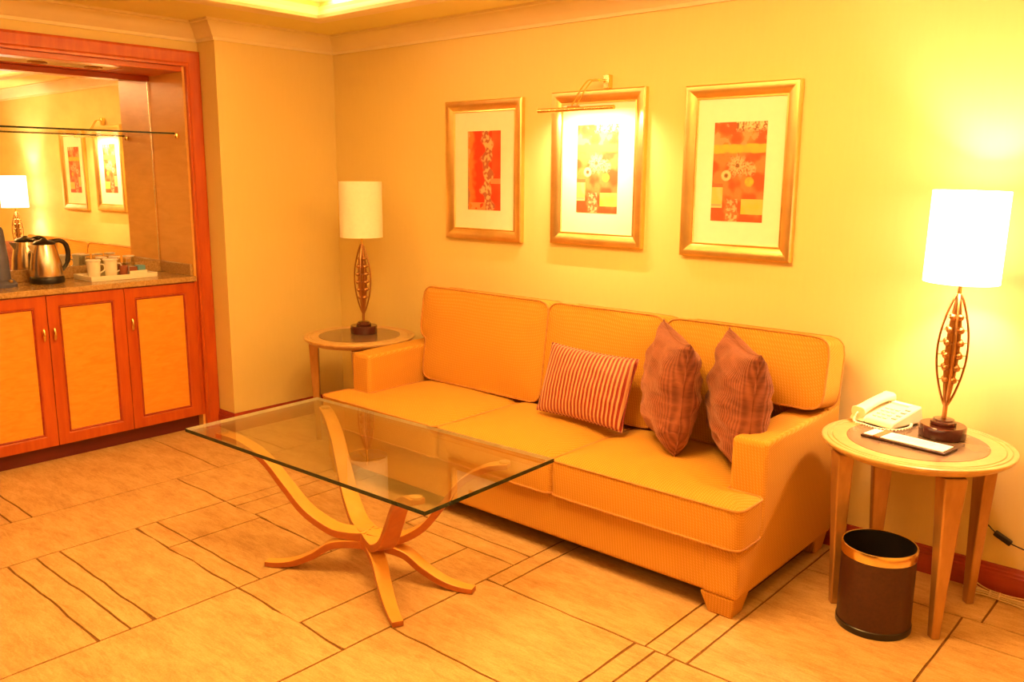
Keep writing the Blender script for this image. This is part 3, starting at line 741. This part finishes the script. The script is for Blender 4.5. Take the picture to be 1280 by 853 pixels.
m = MB(); m.lathe([(0, 0.112), (0.04, 0.112), (0.045, 0.118), (0.045, 0.165), (0.04, 0.172), (0, 0.172)], 12, (0.044, 0)); obj('hub', m, M['bent_shaded'], ct, bevel=0.002)

# ------------------------------------------------------------------ round side tables
def side_table(loc, rz, label):
    t = thing('side_table', label, 'table', loc, rz, 'round side tables flanking the sofa')
    h = 0.605
    m = MB(); m.lathe([(0.0, h - 0.04), (0.25, h - 0.04), (0.272, h - 0.036), (0.280, h - 0.030), (0.284, h - 0.028), (0.292, h - 0.026), (0.296, h - 0.020), (0.299, h - 0.018), (0.306, h - 0.015),
                       (0.310, h - 0.008), (0.310, h - 0.002), (0.306, h), (0.295, h), (0.292, h - 0.005), (0.289, h), (0.278, h), (0.275, h - 0.005), (0.272, h), (0.228, h), (0.2275, h - 0.002), (0.0, h - 0.002)], 72)
    obj('tabletop', m, M['table'], t, sm=25)
    m = MB(); m.lathe([(0, h - 0.0019), (0.2265, h - 0.0019), (0.2265, h + 0.001), (0.0, h + 0.001)], 64); obj('inset_disc', m, M['inset'], t, sm=25, label='dark grey round inset in tabletop')
    for k in range(4):
        a = R(-48 + 90 * k); d = Vector((math.cos(a), math.sin(a), 0)); s_ = Vector((-d.y, d.x, 0)); vs = []; fs = []; lv = [(0, 0.243, 0.034, 0.030), (0.2, 0.247, 0.050, 0.037), (0.4, 0.252, 0.070, 0.046), (0.565, 0.255, 0.092, 0.052)]
        for z, r_, wt, wr in lv:
            for p, q in ((-1, -1), (-0.8, 1), (0.8, 1), (1, -1)):
                vs.append(d * (r_ + q * wr / 2) + s_ * (p * wt / 2) + Vector((0, 0, z)))
        for i in range(3):
            for j in range(4):
                j2 = (j + 1) % 4; fs.append((i * 4 + j, i * 4 + j2, i * 4 + 4 + j2, i * 4 + 4 + j))
        fs += [(3, 2, 1, 0), (12, 13, 14, 15)]
        m = MB(); m.add(vs, fs); obj('leg', m, M['tableleg'], t, bevel=0.005)
    return t
st = side_table((3.63, -0.325, 0), 0, 'round champagne side table right of the sofa, holding telephone and lit lamp')
copy_thing(st, (0.655, -0.375, 0), R(8), 'round champagne side table in the left corner, holding unlit lamp')

# ------------------------------------------------------------------ table lamps
def lamp(loc, rz, label, shade_mat):
    t = thing('table_lamp', label, 'lamp', loc, rz, 'table lamps with bronze openwork stems')
    m = MB(); m.lathe([(0, 0), (0.074, 0), (0.076, 0.003), (0.076, 0.040), (0.073, 0.044), (0.0, 0.044)], 40)
    b = obj('base', m, M['lampbase'], t, sm=35)
    m = MB(); m.lathe([(0, 0.0445), (0.040, 0.0445), (0.042, 0.047), (0.042, 0.056), (0.034, 0.060), (0.034, 0.064), (0.02, 0.068), (0, 0.068)], 32); obj('base_tier', m, M['lampbase'], t, sm=35)
    m = MB(); m.lathe([(0, 0.068), (0.008, 0.068), (0.008, 0.115), (0.011, 0.125), (0.0, 0.13)], 12); obj('stem', m, M['bronze'], t, sm=50)
    zb, zt = 0.115, 0.505
    def rad(z):
        k = (z - zb) / (zt - zb); return 0.006 + 0.041 * math.sin(PI * min(1, max(0, k))) ** 0.85
    for k in range(4):
        a = R(20 + 90 * k); m = MB()
        m.tube([(rad(z) * math.cos(a), rad(z) * math.sin(a), z) for z in [zb + (zt - zb) * i / 22 for i in range(23)]], 0.0042, 6); obj('rib', m, M['bronze'], t, sm=60)
    m = MB()
    for k in range(4):
        a = R(65 + 90 * k); m.tube([(rad(z) * 0.52 * math.cos(a), rad(z) * 0.52 * math.sin(a), z) for z in [zb + 0.02 + (zt - zb - 0.04) * i / 14 for i in range(15)]], 0.0045, 6)
        m.tube([(0.010 * math.cos(a), 0.010 * math.sin(a), zb + 0.01), (0.016 * math.cos(a), 0.016 * math.sin(a), 0.30), (0.008 * math.cos(a), 0.008 * math.sin(a), zt - 0.01)], 0.004, 6)
    m.tube([(0, 0, zb), (0, 0, zt)], 0.009, 8); obj('core_rods', m, M['bronze'], t, sm=60)
    bead = None
    for i in range(6):
        z = 0.205 + 0.044 * i; rr = max(0.014, rad(z) - 0.017)
        for k in range(4):
            a = R(20 + 45 + 90 * k)
            if bead is None:
                mb = MB(); mb.lathe([(0, -0.012), (0.0065, -0.010), (0.0115, -0.004), (0.0115, 0.004), (0.0065, 0.010), (0, 0.012)], 10)
                bead = obj('bead', mb, M['bronze'], t, sm=70); o = bead
            else:
                o = bead.copy(); C.objects.link(o); o.parent = t
            o.location = (rr * math.cos(a), rr * math.sin(a), z)
        m = MB()
        for k in range(2):
            a = R(20 + 90 * k); q = rad(z); m.tube([(-q * math.cos(a), -q * math.sin(a), z), (q * math.cos(a), q * math.sin(a), z)], 0.0022, 5)
        obj('crossbar', m, M['bronze'], t)
    m = MB(); m.lathe([(0, zt), (0.007, zt), (0.007, 0.60), (0.014, 0.61), (0.014, 0.65), (0, 0.655)], 12); obj('lamp_holder', m, M['brass'], t, sm=50)
    m = MB(); z0, z1, r_ = 0.545, 0.851, 0.119
    m.lathe([(r_, z0), (r_, z1), (r_ - 0.002, z1), (r_ - 0.002, z0), (r_, z0)], 56, caps=False); s_ = obj('shade', m, shade_mat, t, sm=30)
    m = MB()
    for k in range(3):
        a = R(30 + 120 * k); m.tube([(0.007 * math.cos(a), 0.007 * math.sin(a), z0 + 0.03), ((r_ - 0.003) * math.cos(a), (r_ - 0.003) * math.sin(a), z0 + 0.012)], 0.0015, 5)
    obj('shade_spider', m, M['brass'], s_)
    return t
L1 = lamp((3.68, -0.215, 0.6075), 0, 'lit table lamp with glowing white shade beside the telephone', M['shade_on']); L1.rotation_euler = (0, R(1.0), 0)
L2 = lamp((0.625, -0.32, 0.607), R(15), 'unlit table lamp with cream shade in the left corner', M['shade_off'])

# ------------------------------------------------------------------ telephone
tel = thing('telephone', 'cream corded desk telephone on the right side table', 'telephone', (3.475, -0.165, 0.607), R(-17))
m = MB(); m.add([(-0.03, -0.095, 0.006), (0.085, -0.095, 0.006), (0.085, 0.095, 0.006), (-0.03, 0.095, 0.006), (-0.03, -0.085, 0.026), (0.082, -0.085, 0.026), (0.082, 0.085, 0.068), (-0.03, 0.085, 0.068)],
                [(0, 3, 2, 1), (4, 5, 6, 7), (0, 1, 5, 4), (1, 2, 6, 5), (2, 3, 7, 6), (3, 0, 4, 7)]); obj('body', m, M['cream'], tel, bevel=0.006, seg=3)
m = MB(); m.add([(-0.092, -0.095, 0.006), (-0.031, -0.095, 0.006), (-0.031, 0.095, 0.006), (-0.092, 0.095, 0.006), (-0.09, -0.085, 0.022), (-0.031, -0.085, 0.022), (-0.031, 0.085, 0.055), (-0.09, 0.085, 0.055)],
                [(0, 3, 2, 1), (4, 5, 6, 7), (0, 1, 5, 4), (1, 2, 6, 5), (2, 3, 7, 6), (3, 0, 4, 7)]); obj('cradle', m, M['cream'], tel, bevel=0.004)
m = MB(); m.box((-0.08, -0.08, 0), (0.075, 0.08, 0.006)); obj('rubber_foot', m, M['black'], tel)
# handset
pts = crom([(-0.06, -0.088, 0.038), (-0.06, -0.06, 0.048), (-0.06, 0, 0.064), (-0.06, 0.06, 0.074), (-0.06, 0.092, 0.072)], 5)
m = MB(); vs = []; fs = []
for i, p in enumerate(pts):
    k = abs(i / (len(pts) - 1) - 0.5) * 2; w_ = 0.024 + 0.008 * k ** 3; h_ = 0.012 + 0.010 * k ** 3
    for a in range(10):
        an = 2 * PI * a / 10; ca, sa = math.cos(an), math.sin(an); q = lambda c: math.copysign(abs(c) ** 0.6, c)
        vs.append((p.x + q(ca) * w_, p.y, p.z + q(sa) * h_))
n = len(pts)
for i in range(n - 1):
    for a in range(10): fs.append((i * 10 + a, i * 10 + (a + 1) % 10, i * 10 + 10 + (a + 1) % 10, i * 10 + 10 + a))
fs += [tuple(range(10))[::-1], tuple((n - 1) * 10 + a for a in range(10))]
m.add(vs, fs); obj('handset', m, M['cream'], tel, bevel=0.003, sm=50)
sl = (0.068 - 0.026) / 0.17
for r_ in range(4):
    for c in range(3):
        x = -0.008 + c * 0.021; y = -0.06 + r_ * 0.024; z = 0.026 + (y + 0.085) * sl
        m = MB(); m.box((x - 0.0065, y - 0.006, z - 0.002), (x + 0.0065, y + 0.006, z + 0.0035)); obj('key', m, M['cream'], tel)
for c in range(4):
    x = 0.064; y = -0.05 + c * 0.026; z = 0.026 + (y + 0.085) * sl
    m = MB(); m.box((x - 0.009, y - 0.005, z - 0.002), (x + 0.009, y + 0.005, z + 0.003)); obj('key', m, M['grey'], tel, label='grey function key')
m = MB(); m.box((-0.02, 0.05, 0.026 + 0.135 * sl), (0.05, 0.075, 0.026 + 0.16 * sl + 0.002)); obj('label_card', m, M['paper'], tel)
path = crom([(-0.06, -0.092, 0.035), (-0.055, -0.115, 0.008), (0.0, -0.125, 0.007), (0.055, -0.125, 0.007), (0.10, -0.09, 0.007), (0.105, -0.02, 0.007), (0.088, 0.02, 0.010)], 14)
m = MB(); coil = []
for i, p in enumerate(path):
    for s_ in range(3):
        t_ = (i + s_ / 3) ; q = path[min(i + 1, len(path) - 1)]; c0 = p.lerp(q, s_ / 3); d = (q - p).normalized() if (q - p).length > 1e-6 else Vector((1, 0, 0)); sd = Vector((-d.y, d.x, 0))
        a = t_ * 2.2; coil.append(c0 + sd * math.cos(a) * 0.004 + Vector((0, 0, abs(math.sin(a)) * 0.004)))
m.tube(coil, 0.0024, 5); obj('coiled_cord', m, M['cream'], tel, sm=70)

# notepad tray
cx, cy = 3.617, -0.378; an = R(-8)
npd = thing('notepad_holder', 'brown leather notepad holder with white paper in front of the telephone', 'notepad', (cx + 0.0, cy, 0.607), an)
m = MB(); m.box((-0.145, -0.050, 0), (0.145, 0.050, 0.008)); obj('leather_base', m, M['leather'], npd, bevel=0.002)
m = MB(); m.box((-0.138, -0.042, 0.0082), (0.134, 0.042, 0.011)); pp = obj('paper_pad', m, M['paper'], npd)
for k in range(4):
    m = MB(); m.box((-0.05, 0.018 - 0.011 * k, 0.0111), (0.085 - 0.02 * (k % 2), 0.0195 - 0.011 * k, 0.0114)); obj('printed_line', m, M['ink'], pp)
m = MB(); m.box((-0.102, -0.051, 0.0085), (-0.078, 0.051, 0.0135)); obj('strap', m, M['strap'], npd, bevel=0.001)

# ------------------------------------------------------------------ waste bin
wb = thing('waste_bin', 'round dark brown leather waste bin with brass rim under the side table', 'bin', (3.607, -0.545, 0))
r_ = 0.118; h = 0.292
m = MB(); m.lathe([(0, 0.004), (r_ - 0.002, 0.004), (r_, 0.024), (r_, h - 0.032), (r_ - 0.006, h - 0.032), (r_ - 0.006, 0.012), (0, 0.012)], 56); obj('bin_body', m, M['leather'], wb, sm=35)
m = MB(); m.lathe([(0, 0), (r_ + 0.001, 0), (r_ + 0.003, 0.003), (r_ + 0.003, 0.022), (r_ + 0.0005, 0.0245), (r_ + 0.0003, 0.003), (0, 0.003)], 56); obj('base_band', m, M['black'], wb, sm=35)
m = MB(); m.lathe([(r_ + 0.002, h - 0.034), (r_ + 0.0035, h - 0.002), (r_ + 0.002, h + 0.001), (r_ - 0.003, h + 0.001), (r_ - 0.004, h - 0.034), (r_ + 0.002, h - 0.034)], 56, caps=False); obj('rim_band', m, M['brass'], wb, sm=35, label='brass coloured rim')
m = MB(); m.lathe([(r_ - 0.0045, h - 0.002), (r_ - 0.0062, h - 0.03), (r_ - 0.0068, 0.0125), (0, 0.0125)], 56, caps=False); obj('liner', m, M['black'], wb, sm=35)

# ------------------------------------------------------------------ pictures
def lerp3(a, b, k): return tuple(a[i] + (b[i] - a[i]) * k for i in range(3))
def sm(a, b, x): t = max(0.0, min(1.0, (x - a) / (b - a))); return t * t * (3 - 2 * t)
def art_floral(u, v):   # u 0..1 right, v 0..1 up
    N = lambda a, b, c: noise.noise(Vector((u * a, v * b, c)))
    n1 = N(9, 16, 1.3); n2 = N(21, 38, 5.3); n3 = N(4, 7, 9.3); n4 = N(34, 60, 2.2)
    red, org, yel, dk, cr = (0.74, 0.09, 0.02), (0.78, 0.22, 0.06), (0.90, 0.50, 0.05), (0.25, 0.11, 0.04), (0.88, 0.62, 0.32)
    c = lerp3(red, org, sm(-0.35, 0.35, n3 * 1.2 + n1 * 0.5)); c = lerp3(c, dk, 0.18 * sm(0.1, 0.6, n4 + n1))
    tx = lerp3(cr, dk, sm(-0.25, 0.35, n2 + n4 * 0.6))
    if v > 0.77 and n1 + n3 > 0.25: c = lerp3(c, cr, 0.25)
    if v > 0.88 - 0.06 * n1 and u > 0.40 + 0.1 * n1: c = lerp3(c, tx, sm(0.88, 0.94, v + 0.05 * n2))
    c = lerp3(c, lerp3(yel, org, 0.15 + 0.3 * max(0, n1)), sm(0.052, 0.035, abs(v - 0.735) + n1 * 0.012))
    an = math.atan2((v - 0.565) * 1.75, u - 0.48); f = math.hypot(u - 0.48, (v - 0.565) * 1.75)
    pet = 0.19 + 0.035 * math.sin(9 * an)
    fl = lerp3(cr, dk, max(sm(0.2, 0.9, abs(math.sin(9 * an)) * 0.6 + n4), 0.25 + 0.4 * sm(0.10, 0.2, f)))
    c = lerp3(c, fl, 0.9 * sm(pet + 0.03, pet - 0.03, f)); c = lerp3(c, dk, sm(0.05, 0.03, f))
    c = lerp3(c, tx, 0.6 * sm(0.16, 0.10, math.hypot(u - 0.70, (v - 0.53) * 1.75)))
    g = math.hypot(u - 0.27, (v - 0.465) * 1.75); c = lerp3(c, lerp3(cr, dk, sm(0.05, 0.03, g) + 0.3 * abs(n4)), sm(0.11, 0.08, g))
    g = math.hypot(u - 0.72, (v - 0.405) * 1.75); c = lerp3(c, lerp3(yel, org, 0.3 + n2 * 0.4), sm(0.095, 0.075, g))
    if u < 0.22 and 0.13 < v < 0.37: c = lerp3(yel, cr, 0.3 + 0.5 * max(0, n1)) if v > 0.17 else lerp3(cr, yel, 0.3)
    if u < 0.22 and 0.35 < v < 0.385: c = lerp3(dk, org, 0.3)
    if 0.155 < v < 0.17 and u < 0.2: c = lerp3(dk, cr, 0.5)
    if u > 0.58 and 0.075 < v < 0.235: c = lerp3(yel, cr, 0.2 + 0.2 * n1)
    if 0.30 < u < 0.52 and v < 0.23: c = lerp3(c, tx, 0.65)
    return c
def art_strip(u, v):
    N = lambda a, b, c: noise.noise(Vector((u * a, v * b, c)))
    n1 = N(8, 16, 21.3); n2 = N(16, 26, 25.3); n3 = N(3, 5, 2.3)
    red, org, rus, cr, dk = (0.82, 0.045, 0.01), (0.86, 0.24, 0.05), (0.66, 0.11, 0.03), (0.82, 0.48, 0.22), (0.32, 0.13, 0.08)
    c = lerp3(red, org, sm(0.28, 0.10, u + 0.1 * n1))
    if u < 0.05 + 0.05 * n1: c = lerp3(cr, dk, 0.3 + 0.5 * sm(0.7, 0.3, v))
    c = lerp3(c, lerp3(rus, red, 0.3 + n3), sm(0.72, 0.76, u))
    cx_ = 0.60 + 0.05 * math.sin(v * 18) + 0.04 * n1
    d = abs(u - cx_) / (0.12 + 0.04 * math.sin(v * 31))
    tri = abs((v * 7.5) % 1 - 0.5) * 2
    mt = lerp3(lerp3(dk, rus, 0.3), cr, sm(-0.1, 0.25, n2 + 0.35 * (tri - 0.5) + 0.15 * math.sin(v * 9)))
    c = lerp3(c, mt, sm(1.35, 0.85, d))
    if u > 0.7 and 0.34 < v < 0.40: c = lerp3(cr, rus, 0.5)
    if v < 0.10 and n1 > -0.1 and u < 0.55: c = lerp3(org, cr, 0.35)
    return c
def picture(name, label, x0, x1, z0, z1, art, aw=0.238, ah=0.412):
    cx_, cz_ = (x0 + x1) / 2, (z0 + z1) / 2
    t = thing(name, label, 'picture', (cx_, -0.001, cz_), 0, 'gilt-framed prints above the sofa')
    W, Hh = x1 - x0, z1 - z0; hx, hz = W / 2, Hh / 2
    m = MB(); pr = [(0, 0), (0, 0.024), (0.006, 0.029), (0.018, 0.030), (0.040, 0.022), (0.052, 0.014), (0.058, 0.016), (0.060, 0.012), (0.060, 0)]
    m.sweep([(-hx, -hz), (hx, -hz), (hx, hz), (-hx, hz)], pr, closed=True)
    B = Matrix(((1, 0, 0, 0), (0, 0, -1, 0), (0, 1, 0, 0), (0, 0, 0, 1)))
    obj('frame', m.xf(B), M['frame'], t, sm=25)
    m = MB(); m.box((-hx + 0.055, -0.007, -hz + 0.055), (hx - 0.055, -0.002, hz - 0.055)); obj('mount', m, M['mat'], t)
    nu, nv = 60, 104; vs = []; fs = []; cols = []
    for j in range(nv + 1):
        for i in range(nu + 1): vs.append((-aw / 2 + aw * i / nu, -0.0085, -ah / 2 + ah * j / nv))
    for j in range(nv):
        for i in range(nu):
            a = j * (nu + 1) + i; fs.append((a, a + 1, a + nu + 2, a + nu + 1)); cols.append(art((i + .5) / nu, (j + .5) / nv))
    me = bpy.data.meshes.new('print'); me.from_pydata(vs, [], fs); ca = me.color_attributes.new('print', 'FLOAT_COLOR', 'CORNER')
    buf = []
    for c in cols: buf += [max(0, c[0]), max(0, c[1]), max(0, c[2]), 1.0] * 4
    ca.data.foreach_set('color', buf); me.materials.append(M['art']); me.update()
    obj('print', me, None, t)
    return t
picture('framed_picture', 'leftmost gilt-framed print, red vertical bands, over the left sofa seat', 1.000, 1.549, 1.156, 1.884, art_strip)
picture('framed_picture', 'middle gilt-framed print lit by the brass picture light', 1.742, 2.280, 1.167, 1.893, art_floral)
picture('framed_picture', 'rightmost gilt-framed floral collage print, nearest the lit lamp', 2.482, 2.999, 1.155, 1.880, art_floral)
pl = thing('picture_light', 'slim brass picture light reaching over the middle picture', 'picture light', (2.01, 0, 1.9))
m = MB(); m.tube([(-0.215, -0.19, -0.105), (0.215, -0.19, -0.105)], 0.010, 12); obj('tube_housing', m, M['brass'], pl, sm=50)
m = MB(); m.box((0.042, -0.035, -0.006), (0.072, -0.001, 0.056)); obj('wall_plate', m, M['brass'], pl, bevel=0.003)
for dx in (-0.014, 0.014):
    m = MB(); m.tube(crom([(0.02 + dx, -0.06, 0.03), (0.01 + dx, -0.09, 0.028), (-0.005 + dx, -0.13, -0.02), (-0.01 + dx, -0.17, -0.075), (-0.01 + dx, -0.185, -0.095)], 5), 0.0032, 7); obj('arm', m, M['brass'], pl, sm=60)
m = MB(); m.tube([(0.057, -0.03, 0.03), (0.02, -0.06, 0.03)], 0.006, 8); m.tube([(0.0, -0.062, 0.03), (0.04, -0.062, 0.03)], 0.006, 8); obj('swivel_joint', m, M['brass'], pl, sm=50)
m = MB(); m.tube([(-0.045, -0.187, -0.094), (0.022, -0.187, -0.094)], 0.005, 8); obj('clip', m, M['bronze'], pl, sm=50)

# ------------------------------------------------------------------ cords
lc = thing('lamp_cord', 'dark lamp cord with inline switch hanging by the right wall', 'cord', (3.75, -0.03, 0.6))
o = Vector((3.75, -0.03, 0.6))
m = MB(); m.tube([p - o for p in crom([(3.72, -0.20, 0.552), (3.742, -0.09, 0.53), (3.752, -0.03, 0.46), (3.775, -0.022, 0.33), (3.805, -0.022, 0.27), (3.845, -0.022, 0.232)], 8)], 0.0025, 6)
m.tube([p - o for p in crom([(3.895, -0.022, 0.205), (3.95, -0.022, 0.193), (4.05, -0.022, 0.185), (4.2, -0.02, 0.2)], 6)], 0.0025, 6); obj('cable', m, M['black'], lc, sm=60)
m = MB(); m.box((-0.032, -0.011, -0.010), (0.032, 0.009, 0.010)); m.xf(Matrix.Translation(Vector((3.870, -0.020, 0.218)) - o) @ Matrix.Rotation(R(27), 4, 'Y')); obj('inline_switch', m, M['black'], lc, bevel=0.004)
tc = thing('telephone_cable', 'bundled pale telephone cable lying against the red skirting', 'cable', (3.87, -0.045, 0))
m = MB()
for k in range(6):
    q = (k - 2.5) * 0.006; zz = 0.006 + 0.005 * (k % 3)
    m.tube(crom([(-0.085, q * 2.2, zz + 0.012), (-0.095, q * 3 - 0.004, zz + 0.02 + 0.006 * k / 3), (-0.07, q * 2.6 - 0.012, zz + 0.008), (-0.02, q * 1.0 - 0.015, zz + 0.002), (0.05, q * 1.2 - 0.02, zz), (0.11, q * 2.0 - 0.02, zz), (0.15, q * 2.6 - 0.02, zz)], 5), 0.0028, 6)
obj('cable_loops', m, M['cordm'], tc, sm=60)
m = MB(); m.tube([(-0.012, -0.028, 0.010), (-0.012, -0.014, 0.024), (-0.012, 0.002, 0.010)], 0.003, 6); m.tube([(0.02, -0.033, 0.010), (0.02, -0.016, 0.024), (0.02, -0.001, 0.010)], 0.003, 6); obj('tie', m, M['cordm'], tc)

# ------------------------------------------------------------------ added ceiling fittings (unseen, made up to light the room)
for (x, y, z, s_, lb) in ((2.65, -1.80, 2.5, 0.56, 'added square opal light in the ceiling tray, unseen'), (3.4, -5.0, 2.31, 0.45, 'added square opal light at the far end of the room, unseen')):
    t = thing('added_ceiling_light', lb, 'ceiling light', (x, y, z))
    m = MB(); m.box((-s_, -s_, -0.012), (s_, s_, 0)); obj('diffuser', m, M['opal'], t)
    m = MB(); m.sweep([(-s_ - .02, -s_ - .02), (s_ + .02, -s_ - .02), (s_ + .02, s_ + .02), (-s_ - .02, s_ + .02)], [(0, 0), (0, -0.02), (0.02, -0.02), (0.02, 0)], closed=True); obj('fitting_frame', m, M['moulding'], t)
